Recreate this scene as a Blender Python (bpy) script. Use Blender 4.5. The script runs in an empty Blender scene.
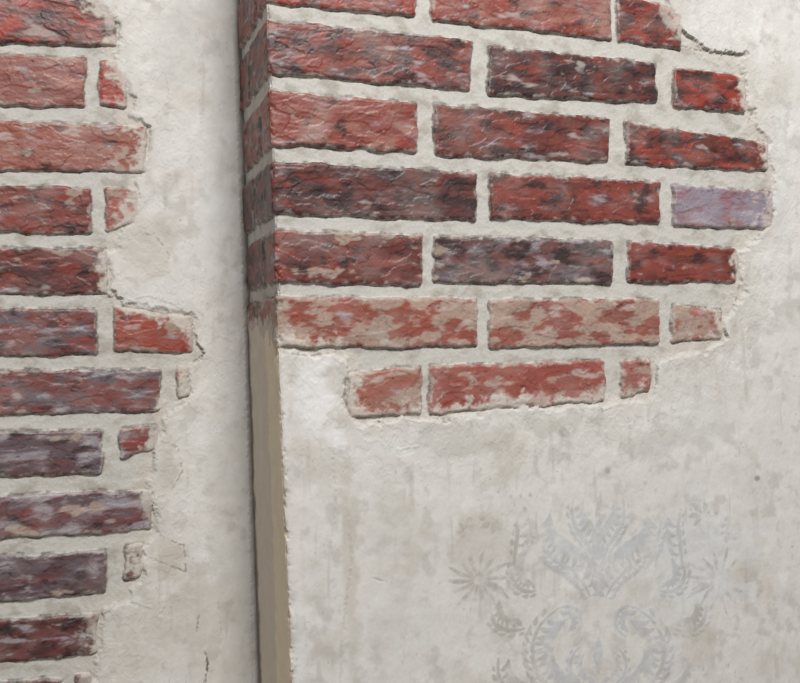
import bpy, math
import numpy as np
from mathutils import Matrix, Vector

# ------------------------------------------------------------ camera
F=930.0; PSI=math.radians(19.8); ROLL=math.radians(1.0); PITCH=math.radians(0.8)
D=0.983; DEP=0.164; CZ=1.5
C=np.array([0.0,-D,CZ])
fw0=np.array([math.sin(PSI),math.cos(PSI),0.0]); rt0=np.array([math.cos(PSI),-math.sin(PSI),0.0]); up0=np.array([0,0,1.0])
fw=fw0*math.cos(PITCH)+up0*math.sin(PITCH); up1=up0*math.cos(PITCH)-fw0*math.sin(PITCH)
up=up1*math.cos(ROLL)+rt0*math.sin(ROLL); rt=rt0*math.cos(ROLL)-up1*math.sin(ROLL)
cam=bpy.data.cameras.new("camera"); co=bpy.data.objects.new("camera",cam)
bpy.context.scene.collection.objects.link(co)
M=Matrix(((rt[0],up[0],-fw[0],C[0]),(rt[1],up[1],-fw[1],C[1]),(rt[2],up[2],-fw[2],C[2]),(0,0,0,1)))
co.matrix_world=M; cam.sensor_fit='HORIZONTAL'; cam.sensor_width=36; cam.lens=F/800*36; cam.clip_start=0.01
bpy.context.scene.camera=co

def onwall(px,py,yw):
    d=fw*F+rt*(px-400)-up*(py-341.5)
    t=(yw-C[1])/d[1]
    p=C+d*t
    return p[0],p[2]
# corner lines
a=onwall(265,0,0); b=onwall(291,683,0)
def xe(z): return a[0]+(b[0]-a[0])*(z-a[1])/(b[1]-a[1])
a2=onwall(237,0,DEP); b2=onwall(259,683,DEP)
def xi(z): return a2[0]+(b2[0]-a2[0])*(z-a2[1])/(b2[1]-a2[1])
def SR(px,py):
    x,z=onwall(px,py,0); return ((x-xe(z))*1000,z*1000)
def SL(px,py):
    x,z=onwall(px,py,DEP); return (x*1000,z*1000)

# ------------------------------------------------------------ noise
_t={}
def tab(seed):
    if seed not in _t:
        r=np.random.RandomState(seed); an=r.rand(256,256)*2*np.pi
        _t[seed]=(np.cos(an).astype(np.float32),np.sin(an).astype(np.float32))
    return _t[seed]
def pn(x,y,seed):
    gx,gy=tab(seed)
    x0=np.floor(x); y0=np.floor(y); fx=(x-x0).astype(np.float32); fy=(y-y0).astype(np.float32)
    i=x0.astype(np.int64)&255; j=y0.astype(np.int64)&255; i1=(i+1)&255; j1=(j+1)&255
    u=fx*fx*fx*(fx*(fx*6-15)+10); v=fy*fy*fy*(fy*(fy*6-15)+10)
    n00=gx[i,j]*fx+gy[i,j]*fy; n10=gx[i1,j]*(fx-1)+gy[i1,j]*fy
    n01=gx[i,j1]*fx+gy[i,j1]*(fy-1); n11=gx[i1,j1]*(fx-1)+gy[i1,j1]*(fy-1)
    A=n00+(n10-n00)*u; B=n01+(n11-n01)*u
    return (A+(B-A)*v)*1.5
def fbm(x,y,sc,oc,seed,an=1.0,gain=.55):
    r=0; am=1.0; tot=0; X=x/(sc*an); Y=y/sc
    for o in range(oc):
        r=r+am*pn(X+17.3*o,Y+9.1*o,seed+o); tot+=am*0.75; am*=gain
        X,Y=(X*.96-Y*.28)*2.03,(X*.28/an**.5+Y*.96)*2.03
    return r/tot
def ss(a,b,x):
    t=np.clip((x-a)/(b-a),0,1); return t*t*(3-2*t)
def lin(c):
    c=np.array(c,dtype=np.float32)/255.0
    return np.where(c<=0.04045,c/12.92,((c+0.055)/1.055)**2.4).astype(np.float32)
def mix(A,B,t):
    return A+(B-A)*t[...,None]

def poly_sdf(X,Y,P):
    P=np.array(P); n=len(P)
    d=np.full(X.shape,1e9,dtype=np.float32); ins=np.zeros(X.shape,bool)
    for i in range(n):
        ax,ay=P[i]; bx,by=P[(i+1)%n]
        ex,ey=bx-ax,by-ay; wx=X-ax; wy=Y-ay
        t=np.clip((wx*ex+wy*ey)/(ex*ex+ey*ey+1e-9),0,1)
        d=np.minimum(d,(wx-ex*t)**2+(wy-ey*t)**2)
        c=((ay>Y)!=(by>Y)) & (X<(bx-ax)*(Y-ay)/((by-ay) if by!=ay else 1e-9)+ax)
        ins^=c
    d=np.sqrt(d)
    return np.where(ins,-d,d)

def line_dist(xs,zs,P,pad=12):
    P=np.array(P); x0,x1=P[:,0].min()-pad,P[:,0].max()+pad; y0,y1=P[:,1].min()-pad,P[:,1].max()+pad
    i0,i1=np.searchsorted(xs,[x0,x1]); j0,j1=np.searchsorted(zs,[y0,y1])
    if i1<=i0 or j1<=j0: return None
    X,Y=np.meshgrid(xs[i0:i1],zs[j0:j1])
    L=np.hypot(*(P[1:]-P[:-1]).T); cum=np.concatenate([[0],np.cumsum(L)]); tot=cum[-1]+1e-9
    d=np.full(X.shape,1e9); T=np.zeros(X.shape)
    for k in range(len(P)-1):
        e=P[k+1]-P[k]; wx=X-P[k,0]; wy=Y-P[k,1]
        t=np.clip((wx*e[0]+wy*e[1])/(e@e+1e-9),0,1)
        dd=np.hypot(wx-e[0]*t,wy-e[1]*t); m=dd<d
        d=np.where(m,dd,d); T=np.where(m,(cum[k]+t*L[k])/tot,T)
    return (slice(j0,j1),slice(i0,i1)),d,T,X,Y

# ------------------------------------------------------------ brick palette  (main, second, dark, gray, bright, residue)
RED=(126,59,49); DRED=(99,50,44); MAR=(76,46,44); BRT=(146,58,45); PNK=(150,99,86); LAV=(142,132,144); PUR=(100,87,92)
def B(px,main=RED,sec=PNK,dark=.25,gray=.15,bright=.25,res=.1):
    return dict(px=px,main=main,sec=sec,dark=dark,gray=gray,bright=bright,res=res)

# px = (x0,x1, ytop_left,ytop_right, ybot_left,ybot_right)
right=[
 B((266,417,-48,-36,3,16),RED,BRT,.42,.15,.3,.1), B((432,612,-34,-12,19,39),RED,PNK,.38,.25,.35,.15), B((618,682,-6,8,41,49),DRED,BRT,.4,.25,.3,.1),
 B((268,472,18,40,73,90),RED,MAR,.5,.18,.25,.05), B((488,658,45,62,95,103),DRED,MAR,.65,.12,.35,.08), B((674,746,67,76,107,112),BRT,DRED,.58,.1,.3,.05),
 B((270,418,90,102,145,152),RED,PNK,.4,.35,.35,.05), B((434,611,103,118,155,162),DRED,RED,.45,.42,.15,.08), B((627,769,122,142,164,171),DRED,BRT,.5,.3,.3,.05),
 B((274,477,160,172,214,221),DRED,MAR,.62,.2,.2,.05), B((490,661,173,181,218,224),RED,DRED,.48,.2,.2,.08), B((674,773,184,191,226,229),LAV,(140,100,108),.05,.3,.0,.1),
 B((278,423,230,235,282,286),DRED,RED,.35,.2,.2,.34), B((435,613,236,240,283,283),(104,66,62),PUR,.62,.66,.1,.3), B((629,738,241,248,283,282),RED,DRED,.38,.25,.3,.05),
 B((280,478,296,298,347,347),(142,74,61),(134,78,65),.08,.05,.05,.87), B((490,660,299,299,349,343),(138,80,70),(142,86,74),.05,.05,.05,.82), B((673,723,304,310,342,339),PNK,(156,84,72),.0,.2,.2,.9),
 B((348,422,373,366,418,414),(150,90,77),PNK,.02,.1,.1,.68), B((430,606,365,361,414,401),(150,84,73),(142,74,66),.08,.1,.15,.6), B((622,652,360,360,398,391),(146,70,62),PNK,.05,.1,.3,.5),
 B((266,472,-118,-96,-66,-50),RED,MAR), B((488,658,-92,-72,-45,-28),DRED,PNK),
]
left=[
 B((-95,116,-10,0,40,46),DRED,BRT,.5,.2,.25,.08),
 B((-100,86,50,56,103,107),(130,74,66),PNK,.25,.4,.15,.2), B((99,126,59,62,105,107),BRT,PNK,.15,.1,.3,.35),
 B((-95,147,116,126,169,172),(138,76,62),PNK,.22,.28,.15,.25),
 B((-100,91,183,187,232,233),(126,64,55),DRED,.35,.38,.2,.25), B((106,138,187,188,232,222),(154,92,82),PNK,.05,.15,.2,.4),
 B((-95,108,245,249,293,293),(114,60,53),MAR,.42,.35,.3,.15),
 B((-100,97,309,309,357,355),(120,60,54),PUR,.38,.5,.25,.15), B((113,193,306,318,351,353),(144,78,66),BRT,.22,.3,.25,.45),
 B((-95,160,371,369,418,411),(118,68,64),PUR,.28,.75,.15,.2), B((177,190,366,366,397,395),PNK,PNK,.1,.2,.2,.5),
 B((-100,102,433,430,482,474),(96,68,71),PUR,.4,.88,.05,.2), B((120,158,429,425,459,447),(126,64,58),PUR,.2,.45,.2,.25),
 B((-95,152,497,490,546,530),(110,68,68),PUR,.32,1.15,.05,.35),
 B((-100,106,562,551,608,594),(88,61,64),PUR,.45,.75,.05,.2), B((124,142,547,544,583,576),(104,56,54),PUR,.3,.3,.2,.15),
 B((-95,97,625,614,672,654),(102,60,58),MAR,.45,.58,.1,.15),
 B((-100,62,690,678,736,722),DRED,PUR,.4,.3,.1,.1), B((75,92,676,674,720,716),DRED,MAR,.3,.3,.1,.1),
 B((-100,86,-78,-70,-26,-20),RED,PNK),
]
boundR=[(690,-140),(672,-60),(664,-20),(668,4),(686,34),(712,50),(746,52),(740,64),(748,80),(746,102),(756,110),(754,122),(770,142),(772,165),(774,185),(775,212),(764,234),(742,250),(741,282),(748,290),(741,300),(726,316),(726,338),(706,352),(682,352),(656,362),(660,388),(648,400),(606,403),(560,408),(500,408),(470,416),(432,418),(358,422),(347,411),(344,384),(350,371),(335,354),(286,352)]
boundL=[(98,-140),(100,-60),(96,0),(118,20),(122,42),(112,52),(124,75),(134,100),(130,116),(150,126),(146,158),(137,180),(139,212),(120,232),(118,245),(109,256),(110,290),(126,302),(190,316),(197,340),(204,353),(190,366),(187,395),(170,412),(160,428),(156,455),(147,488),(157,505),(154,535),(141,547),(143,575),(128,592),(130,600),(101,612),(99,655),(92,683),(84,740),(-130,740),(-150,300),(-130,-140)]

LAVc=lin((162,156,163)); DK=lin((42,31,32)); BRTc=lin((146,55,43)); RESc=lin((166,147,133)); GAP=lin((62,53,48))
MORT=lin((194,191,184)); MORT2=lin((168,163,154)); PL=lin((211,208,203)); PLd=lin((192,187,178)); PLb=lin((220,219,217))

def hzf(S,Z,seed): return fbm(S,Z,60,2,seed+59)
def shade_wall(xs,zs,bricks,bound,seed,PX):
    S,Z=np.meshgrid(xs,zs); S=S.astype(np.float32); Z=Z.astype(np.float32)
    wx=fbm(S,Z,34,2,seed+1)*2.2+fbm(S,Z,18,5,seed+3,1,.55)*2.4
    wz=fbm(S,Z,34,2,seed+5)*1.8+fbm(S,Z,18,5,seed+7,1.3,.55)*2.2
    SW=S+wx; ZW=Z+wz
    bd=np.full(S.shape,50.0,np.float32); bid=np.full(S.shape,-1,int)
    for k,br in enumerate(bricks):
        q=br['q']
        x0=min(p[0] for p in q)-14; x1=max(p[0] for p in q)+14; y0=min(p[1] for p in q)-14; y1=max(p[1] for p in q)+14
        i0,i1=np.searchsorted(xs,[x0,x1]); j0,j1=np.searchsorted(zs,[y0,y1])
        if i1<=i0 or j1<=j0: continue
        sl=(slice(j0,j1),slice(i0,i1)); X=SW[sl]; Y=ZW[sl]; ds=[]
        for m in range(4):
            ax,ay=q[m]; bx,by=q[(m+1)%4]; L=math.hypot(bx-ax,by-ay)
            ds.append(((X-ax)*(ay-by)+(Y-ay)*(bx-ax))/L)
        r=3.0; ds=np.array(ds)
        dm=ds.max(0); e=np.sqrt((np.clip(ds+r,0,None)**2).sum(0))-r
        dd=np.where(dm<-r,dm,e)
        mm=dd<bd[sl]; bd[sl]=np.where(mm,dd,bd[sl]); bid[sl]=np.where(mm,k,bid[sl])
    sB=poly_sdf(S+fbm(S,Z,26,2,seed+11)*6+fbm(S,Z,9,4,seed+13)*4.2, Z+fbm(S,Z,26,2,seed+15)*6+fbm(S,Z,9,4,seed+17)*4.2, bound)
    def par(n): return np.array([b[n] for b in bricks]+[0.0],np.float32)[bid]
    main=np.stack([lin(b['main']) for b in bricks]+[MORT])[bid]; sec=np.stack([lin(b['sec']) for b in bricks]+[MORT])[bid]
    off=np.array([ (k*137)%997 for k in range(len(bricks))]+[0],np.float32)[bid]
    U=S+off*3; V=Z+off
    n1=fbm(U,V,16,5,seed+25,2.4,.57); n2=fbm(U,V,16,5,seed+30,2.0,.58); n3=fbm(U,V,12,4,seed+35,3.0,.6); n4=fbm(U,V,18,5,seed+40,2.2,.56); n5=fbm(U,V,20,5,seed+45,2.2,.55)
    fine=fbm(U,V,3.2,3,seed+50,1.7,.6)
    tone=1+0.13*fine+.14*fbm(U,V,40,2,seed+53)
    col=mix(main,sec,ss(-.2,.45,n1))
    col=mix(col,np.broadcast_to(BRTc,col.shape),ss(.50-par('bright')*1.0,.8-par('bright')*.9,n5)*.55)
    col=mix(col,np.broadcast_to(DK,col.shape),ss(.48-par('dark')*1.0,.86-par('dark')*.9,n2+.08*fine)*.84)
    g=par('gray')
    st1=fbm(U,V,9,4,seed+36,4.5,.5)
    col=mix(col,np.broadcast_to(LAVc,col.shape),np.clip(ss(.15,.55,st1)*ss(-.3,.4,n4+g*.7-.3)*.42*(g>.01) + ss(.60-g*.62,1.0-g*.55,n4+.4*st1)*.6,0,.74))
    rs=par('res'); nr=fbm(U,V,21,5,seed+55,1.9,.5)+.2*st1
    rm=ss(.64-rs*.92,.82-rs*.86,nr)
    rcol=RESc[None,None,:]*(1+.10*n3+.07*fine)[...,None]
    col=mix(col,rcol,rm*.8)
    cw=ss(.54-.22*rs,.80-.22*rs,fbm(U,V,22,4,seed+58,2.4,.5)+.2*hzf(S,Z,seed))*.55*(bid>=0)
    col=mix(col,np.broadcast_to(lin((188,179,171)),col.shape),cw)
    hz=fbm(S,Z,70,3,seed+57)
    col=mix(col,np.broadcast_to(lin((172,162,157)),col.shape),ss(-.2,.7,hz+.5*n4)*.22)
    h0=fbm(U,V,26,2,seed+60,2.2,.45)*1.7+fbm(U,V,8,4,seed+62,1.8,.55)*.28; fl=np.floor(h0); fr=h0-fl; terr=fl+ss(.0,.06,fr)
    lip=ss(.05,.0,fr)*ss(-.3,.3,n3)
    col=col*tone[...,None]
    col=mix(col,np.broadcast_to(lin((190,172,166)),col.shape),ss(.055,.065,fr)*ss(.11,.075,fr)*.25*ss(.0,.3,n4))
    col=col*(1-.45*lip[...,None])
    pit=ss(.36,.6,fbm(U,V,4.2,3,seed+68,1.9))*ss(-.2,.25,n2)
    col=col*(1-.45*pit[...,None])
    hb=terr*.5+fine*.18+fbm(U,V,12,3,seed+64,2.0,.5)*.4+fbm(S,Z,60,1,seed+66)*.8-.4*pit+.25*rm+.35*cw
    hb=hb-1.2*ss(-3.5,0,bd)
    mn=fbm(S,Z,20,4,seed+70,1.4); mf=fbm(S,Z,3.2,3,seed+74)
    mc=mix(np.broadcast_to(MORT,col.shape),np.broadcast_to(MORT2,col.shape),ss(-.1,.6,mn))*(1+.05*mf+.04*mn)[...,None]
    hm=-4.0+mn*.9+mf*.2
    gapn=ss(-.3,.3,fbm(S,Z,15,3,seed+76))
    gap=np.exp(-((bd-.8)/.8)**2)*gapn
    bm=ss(.7,-.5,bd)
    smr=ss(-5.0,-1,bd+fbm(S,Z,12,4,seed+78)*6-2.0)*.5
    col=mix(col,mc,smr*bm)
    col=mix(mc,col,bm); h=hm+(hb-hm)*bm-1.4*gap
    col=mix(col,np.broadcast_to(GAP,col.shape),gap*.7)
    rough=.85+(.46-.85)*bm*(1-.8*rm)*(1-.8*cw)
    # plaster
    p1=fbm(S,Z,95,4,seed+80,1,.5); p2=fbm(S,Z,24,5,seed+85,1.0,.5); p3=fbm(S,Z,5,3,seed+90); p4=fbm(S,Z,45,4,seed+95)
    RX=S*.35+Z*.94; RZ=-S*.94+Z*.35; b1=fbm(RX,RZ,14,4,seed+115,4,.5)
    pc=mix(np.broadcast_to(PL,col.shape),np.broadcast_to(PLd,col.shape),ss(.0,.7,p1+.4*p2)*.75)
    pc=mix(pc,np.broadcast_to(PLb,col.shape),ss(.05,.55,p4-.2*p2)*.5)
    pc=pc*(1+.02*p3+.035*p2+.055*b1*ss(-.3,.4,p4))[...,None]
    fk=ss(.60,.72,fbm(S,Z,5,2,seed+99))*ss(.05,.5,fbm(S,Z,60,2,seed+101))
    pc=mix(pc,np.broadcast_to(lin((148,142,132)),col.shape),fk*.5)
    gs=ss(.08,.55,fbm(S,Z,22,5,seed+102,1,.52)+.5*fbm(S,Z,80,2,seed+103))
    pc=mix(pc,np.broadcast_to(lin((177,173,166)),col.shape),gs*.5)
    dr=ss(.1,.6,fbm(Z,S,11,4,seed+125,9,.5))*ss(-.2,.4,fbm(S,Z,70,2,seed+128))
    pc=mix(pc,np.broadcast_to(lin((180,175,166)),col.shape),dr*.5)
    feather=ss(26,2,sB+p2*22)
    pc=mix(pc,np.broadcast_to(lin((195,191,183)),col.shape),feather*.5)
    hp=.2+p1*1.0+p2*.42+p3*.05+b1*.32
    tn=fbm(S,Z,32,4,seed+104)*2.6; tf=np.floor(tn); tr=tn-tf; near=ss(120,15,sB)
    hp=hp+(tf+ss(0,.05,tr))*.34*near
    pc=pc*(1-.15*ss(.05,0,tr)*near*ss(-.1,.3,p4))[...,None]
    soft=ss(-.5,.05,fbm(S,Z,48,2,seed+106))
    hp=hp+.5*np.exp(-((sB-3)/3.5)**2)*(1-.9*soft)
    wdt=.8+4.0*soft
    P=np.clip((sB+wdt)/(2*wdt),0,1); P=P*P*(3-2*P)
    cr=np.exp(-((sB+.3)/.8)**2)*ss(.0,.45,fbm(S,Z,18,4,seed+108))*(1-.95*soft)
    skn=sB+fbm(S,Z,14,5,seed+112,1,.58)*19
    sk=ss(-19,-6,skn)*(.55+.35*soft)
    col=mix(col,np.broadcast_to(lin((196,189,179)),col.shape),sk*(1-P)); h=h+.9*sk*(1-P)
    h=h+(hp-h)*P-1.2*cr; col=mix(col,pc,P); col=mix(col,np.broadcast_to(GAP,col.shape),cr*.55)
    rough=rough+(.8-rough)*np.maximum(P,sk)
    for (bx,by,rx,ry,c,st) in PX.get('blot',[]):
        cx,cy=PX['f'](bx,by)
        d=np.sqrt(((S-cx+p2*rx*.5)/(rx*1.08))**2+((Z-cy+p4*ry*.5)/(ry*1.08))**2)
        w=ss(1.15,.45,d+.35*p2)*st*P
        col=mix(col,np.broadcast_to(lin(c),col.shape),w)
    for (pts,w,c,st,dh) in PX.get('lines',[]):
        q=[PX['f'](*p) for p in pts]
        r=line_dist(xs,zs,q,pad=10)
        if r is None: continue
        sl,d,T,X,Y=r
        d=d+fbm(X,Y,5,2,seed+120)*1.6
        k=ss(w,w*.25,np.abs(d))*np.sin(np.clip(T,.02,.98)*np.pi)**.3*ss(-.5,.0,fbm(X,Y,7,2,seed+122))
        col[sl]=mix(col[sl],np.broadcast_to(lin(c),col[sl].shape),k*st); h[sl]=h[sl]+dh*k  # dark crack lines hold dirt plus some shadow painted into the grooves
    return S,Z,h,col,rough,sB,p2,p3

# ------------------------------------------------------------ materials
def surf_mat(name,bscale=420,bstr=.25,lo=.93,hi=1.06):
    m=bpy.data.materials.new(name); m.use_nodes=True; nt=m.node_tree; N=nt.nodes; L=nt.links
    bs=N['Principled BSDF']
    at=N.new('ShaderNodeAttribute'); at.attribute_name='pigment'
    ar=N.new('ShaderNodeAttribute'); ar.attribute_name='rough'
    tc=N.new('ShaderNodeTexCoord')
    n=N.new('ShaderNodeTexNoise'); n.inputs['Scale'].default_value=bscale; n.inputs['Detail'].default_value=4; n.inputs['Roughness'].default_value=.6
    L.new(tc.outputs['Object'],n.inputs['Vector'])
    mr=N.new('ShaderNodeMapRange'); mr.inputs['From Min'].default_value=.3; mr.inputs['From Max'].default_value=.7; mr.inputs['To Min'].default_value=lo; mr.inputs['To Max'].default_value=hi
    L.new(n.outputs['Fac'],mr.inputs['Value'])
    vm=N.new('ShaderNodeVectorMath'); vm.operation='SCALE'
    L.new(at.outputs['Color'],vm.inputs[0]); L.new(mr.outputs['Result'],vm.inputs['Scale']); L.new(vm.outputs['Vector'],bs.inputs['Base Color'])
    L.new(ar.outputs['Fac'],bs.inputs['Roughness'])
    bp=N.new('ShaderNodeBump'); bp.inputs['Strength'].default_value=bstr; bp.inputs['Distance'].default_value=.0005
    L.new(n.outputs['Fac'],bp.inputs['Height']); L.new(bp.outputs['Normal'],bs.inputs['Normal'])
    bs.inputs['Specular IOR Level'].default_value=.45
    return m
mat_pl=surf_mat("plaster_procedural",300,.1,.97,1.03); mat_br=surf_mat("old_brick_procedural",450,.25,.91,1.07); mat_st=surf_mat("stencil_paint_procedural",300,.1,.97,1.03)

def build(POS,col,rough,parts):
    nz,ns=POS.shape[:2]
    du=np.gradient(POS,axis=1); dv=np.gradient(POS,axis=0)
    nrm=np.cross(du,dv); nrm/=np.linalg.norm(nrm,axis=2,keepdims=True)+1e-12
    idx=np.arange(nz*ns).reshape(nz,ns)
    F4=np.stack([idx[:-1,:-1],idx[:-1,1:],idx[1:,1:],idx[1:,:-1]],-1)
    V=POS.reshape(-1,3); NN=nrm.reshape(-1,3); CC=np.clip(col.reshape(-1,3),0,1); RR=rough.reshape(-1)
    for name,fm,mat in parts:
        f=F4[fm]; used=np.unique(f); remap=np.zeros(nz*ns,np.int32); remap[used]=np.arange(len(used)); f=remap[f]
        me=bpy.data.meshes.new(name); nf=len(f)
        me.vertices.add(len(used)); me.vertices.foreach_set('co',V[used].astype(np.float32).ravel())
        me.loops.add(nf*4); me.loops.foreach_set('vertex_index',f.astype(np.int32).ravel())
        me.polygons.add(nf); me.polygons.foreach_set('loop_start',np.arange(0,nf*4,4,dtype=np.int32))
        me.update(calc_edges=True)
        me.polygons.foreach_set('use_smooth',np.ones(nf,bool))
        ca=me.color_attributes.new('pigment','FLOAT_COLOR','POINT')
        c4=np.ones((len(used),4),np.float32); c4[:,:3]=CC[used]; ca.data.foreach_set('color',c4.ravel())
        ra=me.attributes.new('rough','FLOAT','POINT'); ra.data.foreach_set('value',RR[used].astype(np.float32))
        me.normals_split_custom_set_from_vertices(NN[used].astype(np.float32))
        me.materials.append(mat)
        o=bpy.data.objects.new(name,me); bpy.context.scene.collection.objects.link(o)

def axis(c0,d0,d1,c1,step,cs=60.):
    A=np.linspace(c0,d0,max(2,int(abs(d0-c0)/cs)+1))[:-1] if d0-c0>1 else np.array([])
    Bm=np.arange(d0,d1,step); Cc=np.linspace(d1,c1,max(2,int(abs(c1-d1)/cs)+1)) if c1-d1>1 else np.array([d1])
    return np.concatenate([A,Bm,Cc])

# ------------------------------------------------------------ LEFT WALL
for b_ in left:
    x0,x1,tl,tr,bl,br=b_['px']
    b_['q']=[SL(x0,tl),SL(x1,tr),SL(x1,br),SL(x0,bl)]
BL=[SL(*p) for p in boundL]
xl0=SL(-160,340)[0]; xl1=max(xi(1.0),xi(2.1))*1000+12
zt=SL(0,-60)[1]; zb=SL(0,760)[1]
xs=axis(-1500,xl0,xl1,xl1,1.0); zs=axis(0,zb,zt+10,2600,1.0)
G=(160,154,142)
PXL=dict(f=SL,blot=[(150,250,34,34,(192,185,174),.6),(150,300,40,20,(214,213,210),.6),(172,560,20,25,(186,178,165),.7),(170,470,14,28,(188,181,170),.6),(175,60,30,60,(196,194,189),.6),(190,20,25,40,(188,187,183),.5),
   (215,200,18,120,(212,211,208),.5),(200,600,30,60,(194,190,182),.6),(130,660,30,25,(198,193,184),.6),(175,150,25,30,(210,209,206),.6),(215,480,14,90,(198,195,189),.5)],
 lines=[([(140,230),(158,238),(170,255),(166,262)],1.6,G,.6,.5),([(128,300),(148,296),(172,303),(192,316)],1.6,G,.5,.5),([(160,440),(178,446),(182,470),(170,492),(152,500)],1.6,G,.6,.6),
   ([(160,536),(184,546),(186,572),(170,566),(150,558)],1.3,(140,128,110),.7,-.7),([(205,652),(208,662),(205,683)],1.8,(84,76,70),.9,-1),([(199,616),(196,632)],1.4,(120,112,102),.7,-.8),
   ([(130,600),(160,612),(166,604)],1.3,G,.5,.4),([(192,364),(206,352),(196,345)],1.5,(110,102,94),.7,-1),([(222,640),(218,600)],1.0,G,.4,-.4),([(150,120),(170,100),(165,70)],1.2,G,.3,.4),([(196,0),(198,60),(202,140)],1.5,(198,196,190),.6,.5),
   ([(232,0),(238,150),(244,330),(250,520),(252,683)],2.2,(186,180,170),.5,.9)])
S,Z,h,col,rough,sB,p2,p3=shade_wall(xs,zs,left,BL,1000,PXL)
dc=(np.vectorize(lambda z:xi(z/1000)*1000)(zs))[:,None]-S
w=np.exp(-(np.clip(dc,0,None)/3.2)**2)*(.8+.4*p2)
col=mix(col,np.broadcast_to(lin((84,76,68)),col.shape),np.clip(w*.8,0,1))  # shadow line of the inner corner, painted into the wall colour
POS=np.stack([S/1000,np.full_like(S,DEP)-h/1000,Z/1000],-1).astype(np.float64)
ex=(sB<1.2); fm=ex[:-1,:-1]&ex[1:,1:]&ex[:-1,1:]&ex[1:,:-1]
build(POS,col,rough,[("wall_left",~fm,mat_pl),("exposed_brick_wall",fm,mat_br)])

# ------------------------------------------------------------ RIGHT WALL (projecting breast: front + return)
Lret=168.0
newb=[]
for b_ in right:
    x0,x1,tl,tr,bl,br=b_['px']
    q=[SR(x0,tl),SR(x1,tr),SR(x1,br),SR(x0,bl)]
    if x0<300:
        s0=-98. if (x1>450) else -48.
        ztp=q[0][1]; zbt=q[3][1]
        q[0]=(s0,ztp); q[3]=(s0,zbt)
        e=dict(b_); e['q']=[(s0-13-(100 if s0>-60 else 70),ztp),(s0-13,ztp),(s0-13,zbt),(s0-13-(100 if s0>-60 else 70),zbt)]
        e['dark']=.6; e['res']=.12 if tl<290 else .5; newb.append(e)
    b_['q']=q
right+=newb
zl=SR(285,352)[1]
BR=[SR(*p) for p in boundR]+[(3,zl+2),(-4,zl+10),(-14,zl-4),(-22,zl+24),(-34,zl+6),(-46,zl+30),(-70,zl+14),(-100,zl+34),(-140,zl+26),(-190,zl+40),(-190,2300),(SR(690,-140)[0],2300)]
xr1=SR(830,340)[0]; zt=SR(830,-40)[1]; zb=SR(830,720)[1]
sc=np.concatenate([np.arange(-Lret,xr1,1.05),np.linspace(xr1,2200,30)])
zs=axis(0,zb,zt,2600,1.05)
PXR=dict(f=SR,blot=[(318,400,26,48,(224,223,221),.85),(350,560,10,130,(188,183,173),.6),(330,470,16,30,(194,190,182),.5),(565,432,9,9,(168,163,156),.8),(566,433,5,5,(194,191,186),.8),
   (405,450,40,18,(213,212,209),.6),(608,470,5,6,(156,150,143),.7),(757,478,5,4,(136,128,120),.8),(700,420,60,40,(206,206,204),.5),(460,440,60,22,(188,184,176),.6),(540,425,30,10,(184,180,171),.55),(300,620,8,60,(214,213,210),.5),
   (700,560,90,80,(204,206,208),.5),(480,560,40,60,(192,188,181),.5),(400,620,50,50,(210,210,207),.5),(690,360,40,40,(190,186,179),.5),(650,445,30,20,(191,188,183),.5),(390,520,30,50,(194,190,183),.45),
   (740,300,30,40,(190,186,179),.4),(780,180,25,120,(204,203,201),.4),(720,20,50,40,(208,206,202),.6)],
 lines=[([(712,50),(730,54),(750,54)],1.6,(90,82,76),.8,-1.2),([(680,44),(700,50),(716,50)],1.4,(110,100,92),.6,-1),([(348,372),(344,395),(350,415)],1.5,(96,86,80),.7,-1),([(284,353),(310,356),(336,352)],1.5,(120,110,100),.6,-.8),
   ([(742,282),(738,300),(728,316)],1.4,(120,112,104),.6,-1),([(756,108),(750,122)],1.4,(110,100,94),.6,-1),([(424,418),(470,417),(474,440)],1.2,(168,160,150),.5,.4),
   ([(346,500),(352,560),(344,620),(340,683)],2.5,(176,170,158),.4,-.4),([(332,440),(336,500),(330,560)],1.5,(186,180,170),.4,-.4),([(372,578),(388,582)],1.2,(160,154,144),.6,-.5),([(395,450),(420,446),(428,440)],1.4,(190,184,174),.5,.5),
   ([(598,402),(602,412),(612,408)],1.2,(150,140,130),.5,-.6)])
S,Z,h,col,rough,sB,p2,p3=shade_wall(sc,zs,right,BR,3000,PXR)
ret=ss(1.5,-1.5,S); low=ss(-1,2,sB)
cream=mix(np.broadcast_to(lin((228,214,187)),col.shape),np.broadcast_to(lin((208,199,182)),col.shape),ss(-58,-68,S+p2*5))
cream=mix(cream,np.broadcast_to(lin((100,88,76)),col.shape),ss(-148,-160,S+p2*6)*.85)  # inner-corner shadow painted dark at the back end of the return
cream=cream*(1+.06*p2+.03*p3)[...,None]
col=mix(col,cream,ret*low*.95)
ar=np.exp(-((S+fbm(S,Z,8,3,77)*2.2)/2.0)**2)*ss(-.3,.2,fbm(S,Z,22,3,79))
lowz=ss(zl-60,zl-130,Z)
col=mix(col,np.broadcast_to(lin((130,108,80)),col.shape),np.clip(ar*low*(.15+.6*lowz),0,1))
chip=np.exp(-(S/5.0)**2)*ss(.05,.5,fbm(S,Z,14,3,81)); h=h-chip*2.5
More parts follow.
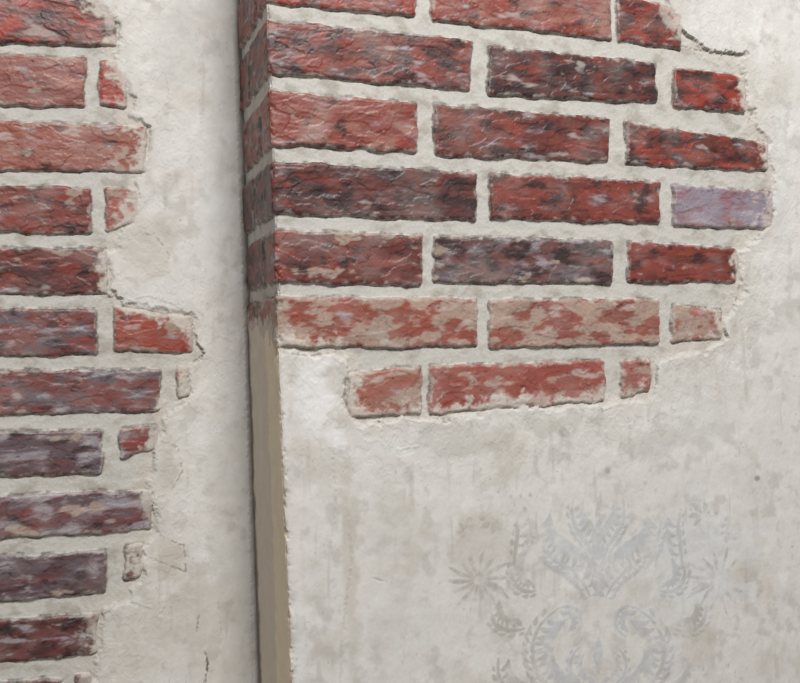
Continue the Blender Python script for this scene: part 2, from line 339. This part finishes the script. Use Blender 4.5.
# damask stencil ---------------------------------------------------
st=np.zeros_like(h)
def bez(P,n=12):
    P=[np.array(p,float) for p in P]; t=np.linspace(0,1,n)[:,None]
    if len(P)==3: return (1-t)**2*P[0]+2*t*(1-t)*P[1]+t*t*P[2]
    return (1-t)**3*P[0]+3*t*(1-t)**2*P[1]+3*t*t*(1-t)*P[2]+t**3*P[3]
strokes=[]
def leaf(P,w): strokes.append((bez(P,9),w))
def scroll(P,n,ln,w,side,stem=3.5,inner=.45):
    sp=bez(P,40); strokes.append((sp[::3],stem*1.4))
    for i in range(n):
        t=(i+.3)/n; k=int(t*37); p=sp[k]; tg=sp[k+1]-sp[k]; tg/=np.hypot(*tg)+1e-9
        l=ln*(.6+.5*math.sin(math.pi*min(1,t*.8+.15)))
        nn=np.array([-tg[1],tg[0]])*side
        leaf([p+nn*3.0,p+nn*l*.75+tg*l*.05,p+nn*l*.8+tg*l*.75],w)
        if inner>0:
            li=l*inner; leaf([p-nn*3.0,p-nn*li*.7,p-nn*li*.7+tg*li*.9],w*.7)
def flower(c,n,r0,r1,w,a0=0,a1=360):
    c=np.array(c,float)
    for i in range(n):
        an=math.radians(a0+(a1-a0)*i/n); rr_=r1*(.75+.25*((i*7)%3)/2); v=np.array([math.cos(an),math.sin(an)]); u=np.array([-v[1],v[0]])
        leaf([c+v*r0,c+v*(r0+rr_)/2+u*2.5,c+v*rr_],w)
cx,cy=598,588
def half(sg):
    k0=len(strokes)
    scroll([(6,116),(66,112),(88,50),(40,20)],14,26,6.5,-1)
    scroll([(40,20),(18,10),(8,38),(28,48)],6,11,5,-1,3,0)
    scroll([(8,8),(24,-34),(66,-20),(62,-76)],13,25,6.5,-1)
    scroll([(4,-18),(4,-54),(34,-52),(24,-94)],9,17,5.5,-1)
    scroll([(4,100),(28,96),(36,72),(18,58)],6,13,5,-1,3,.4)
    scroll([(62,2),(80,8),(92,-8),(84,-30)],7,16,5,-1)
    scroll([(84,-20),(84,-44),(76,-60),(84,-84)],6,14,5,-1)
    scroll([(74,40),(96,48),(112,34),(108,12)],7,17,5,-1)
    scroll([(60,108),(84,112),(104,98),(100,70)],7,18,5.5,-1)
    flower((120,-8),15,5,36,4.2,-200,175); flower((106,-72),8,4,18,6); flower((132,-58),7,3,14,5)
    for i in range(9): strokes.append((np.array([(46+i*10,-106+i*4+4*math.sin(i)),(49+i*10,-105+i*4+4*math.sin(i))]),5.0))
    for i in range(k0,len(strokes)):
        P,w=strokes[i]; P=P.copy(); P[:,0]=cx+P[:,0]*sg; P[:,1]=cy+P[:,1]; strokes[i]=(P,w)
half(1); half(-1)
for P,w in [([(0,50),(0,66),(0,84)],10),([(0,-30),(0,-60),(0,-90)],7)]: strokes.append((np.array([(cx+p[0],cy+p[1]) for p in P],float),w))
jx=fbm(S,Z,10,3,540)*1.1
for P,w in strokes:
    q=[SR(*p) for p in P]; r=line_dist(sc,zs,q,pad=12)
    if r is None: continue
    sl,d,T,X,Y=r
    wd=w*1.25*.5*np.sin(np.clip(T*.92+.06,.03,.97)*np.pi)**.7
    st[sl]=np.maximum(st[sl],ss(wd+1.2,wd-1.1,d+jx[sl]))
w0=fbm(S,Z,34,3,501); w1=fbm(S,Z,9,4,505,1,.6)
c0=SR(cx,cy+22); rr=np.hypot((S-c0[0])/180,(Z-c0[1])/165)
wear=np.clip(ss(-.6,.55,w0+.6*w1+.28-.4*ss(.6,1.1,rr)),0,1)
stm=st*wear
left_=ss(c0[0]-50,c0[0]-120,S)+ss(c0[0]+90,c0[0]+150,S)*.6
tonal=np.clip(left_+ss(.1,.6,fbm(S,Z,30,2,530))*.6,0,1)
cold=mix(np.broadcast_to(lin((181,185,190)),col.shape),np.broadcast_to(lin((162,157,149)),col.shape),tonal)
ring=ss(1.0,.45,rr+.35*w0)*.4*ss(-.7,.2,w1+w0)
col=mix(col,np.broadcast_to(lin((209,208,205)),col.shape),ring)
smudge=ss(.1,.5,fbm(S,Z,20,4,520))*ss(1.2,.7,rr)*.35
col=mix(col,np.broadcast_to(lin((180,176,169)),col.shape),smudge)
col=mix(col,cold,stm*.68); h=h+stm*.3
xe_=(a[0]+(b[0]-a[0])*(Z/1000-a[1])/(b[1]-a[1])); xi_=(a2[0]+(b2[0]-a2[0])*(Z/1000-a2[1])/(b2[1]-a2[1]))
t=np.clip(-S/Lret,0,1)
bx=np.where(S>=0,xe_+S/1000,xe_+(xi_-xe_)*t); by=np.where(S>=0,0,DEP*t)
R=2.2
k=ss(-R*1.5,R*1.5,S); nx=-(1-k); ny=-k; nl=np.hypot(nx,ny); nx/=nl; ny/=nl
hh=h-1.2*np.exp(-(S/R)**2)
POS=np.stack([bx+nx*hh/1000,by+ny*hh/1000,Z/1000],-1).astype(np.float64)
ex=(sB<1.2); fm=ex[:-1,:-1]&ex[1:,1:]&ex[:-1,1:]&ex[1:,:-1]
sf=(stm>.12); sfm=(sf[:-1,:-1]|sf[1:,1:])&~fm
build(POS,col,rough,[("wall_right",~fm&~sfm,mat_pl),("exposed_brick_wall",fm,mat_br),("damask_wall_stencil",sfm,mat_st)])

# ------------------------------------------------------------ floor
me=bpy.data.meshes.new("floor"); me.from_pydata([(-1.5,-3,0),(2.4,-3,0),(2.4,DEP,0),(-1.5,DEP,0)],[],[(0,1,2,3)])
fo=bpy.data.objects.new("floor",me); bpy.context.scene.collection.objects.link(fo)
m=bpy.data.materials.new("floor_boards"); m.use_nodes=True; nt=m.node_tree
bt=nt.nodes.new('ShaderNodeTexBrick'); bt.inputs['Scale'].default_value=1; bt.inputs['Brick Width'].default_value=1.2; bt.inputs['Row Height'].default_value=.14; bt.inputs['Mortar Size'].default_value=.003
bt.inputs['Color1'].default_value=(.30,.22,.15,1); bt.inputs['Color2'].default_value=(.24,.17,.11,1); bt.inputs['Mortar'].default_value=(.05,.04,.03,1)
tc=nt.nodes.new('ShaderNodeTexCoord'); nt.links.new(tc.outputs['Object'],bt.inputs['Vector']); nt.links.new(bt.outputs['Color'],nt.nodes['Principled BSDF'].inputs['Base Color'])
me.materials.append(m)

# ------------------------------------------------------------ light
def area(name,loc,tgt,sx,sy,e,c):
    l=bpy.data.lights.new(name,'AREA'); l.shape='RECTANGLE'; l.size=sx; l.size_y=sy; l.energy=e; l.color=c
    o=bpy.data.objects.new(name,l); o.location=loc; o.rotation_euler=(Vector(tgt)-Vector(loc)).to_track_quat('-Z','Y').to_euler(); bpy.context.scene.collection.objects.link(o)
area("added_key_light",(.42,-1.85,3.35),(.5,0,1.3),.8,.6,72,(1,.985,.965))  # unseen area lamp added as high key light; no window is built
w=bpy.data.worlds.new("world"); w.use_nodes=True; w.node_tree.nodes['Background'].inputs[0].default_value=(.99,.99,1,1); w.node_tree.nodes['Background'].inputs[1].default_value=.31
bpy.context.scene.world=w
bpy.context.scene.view_settings.view_transform='Standard'
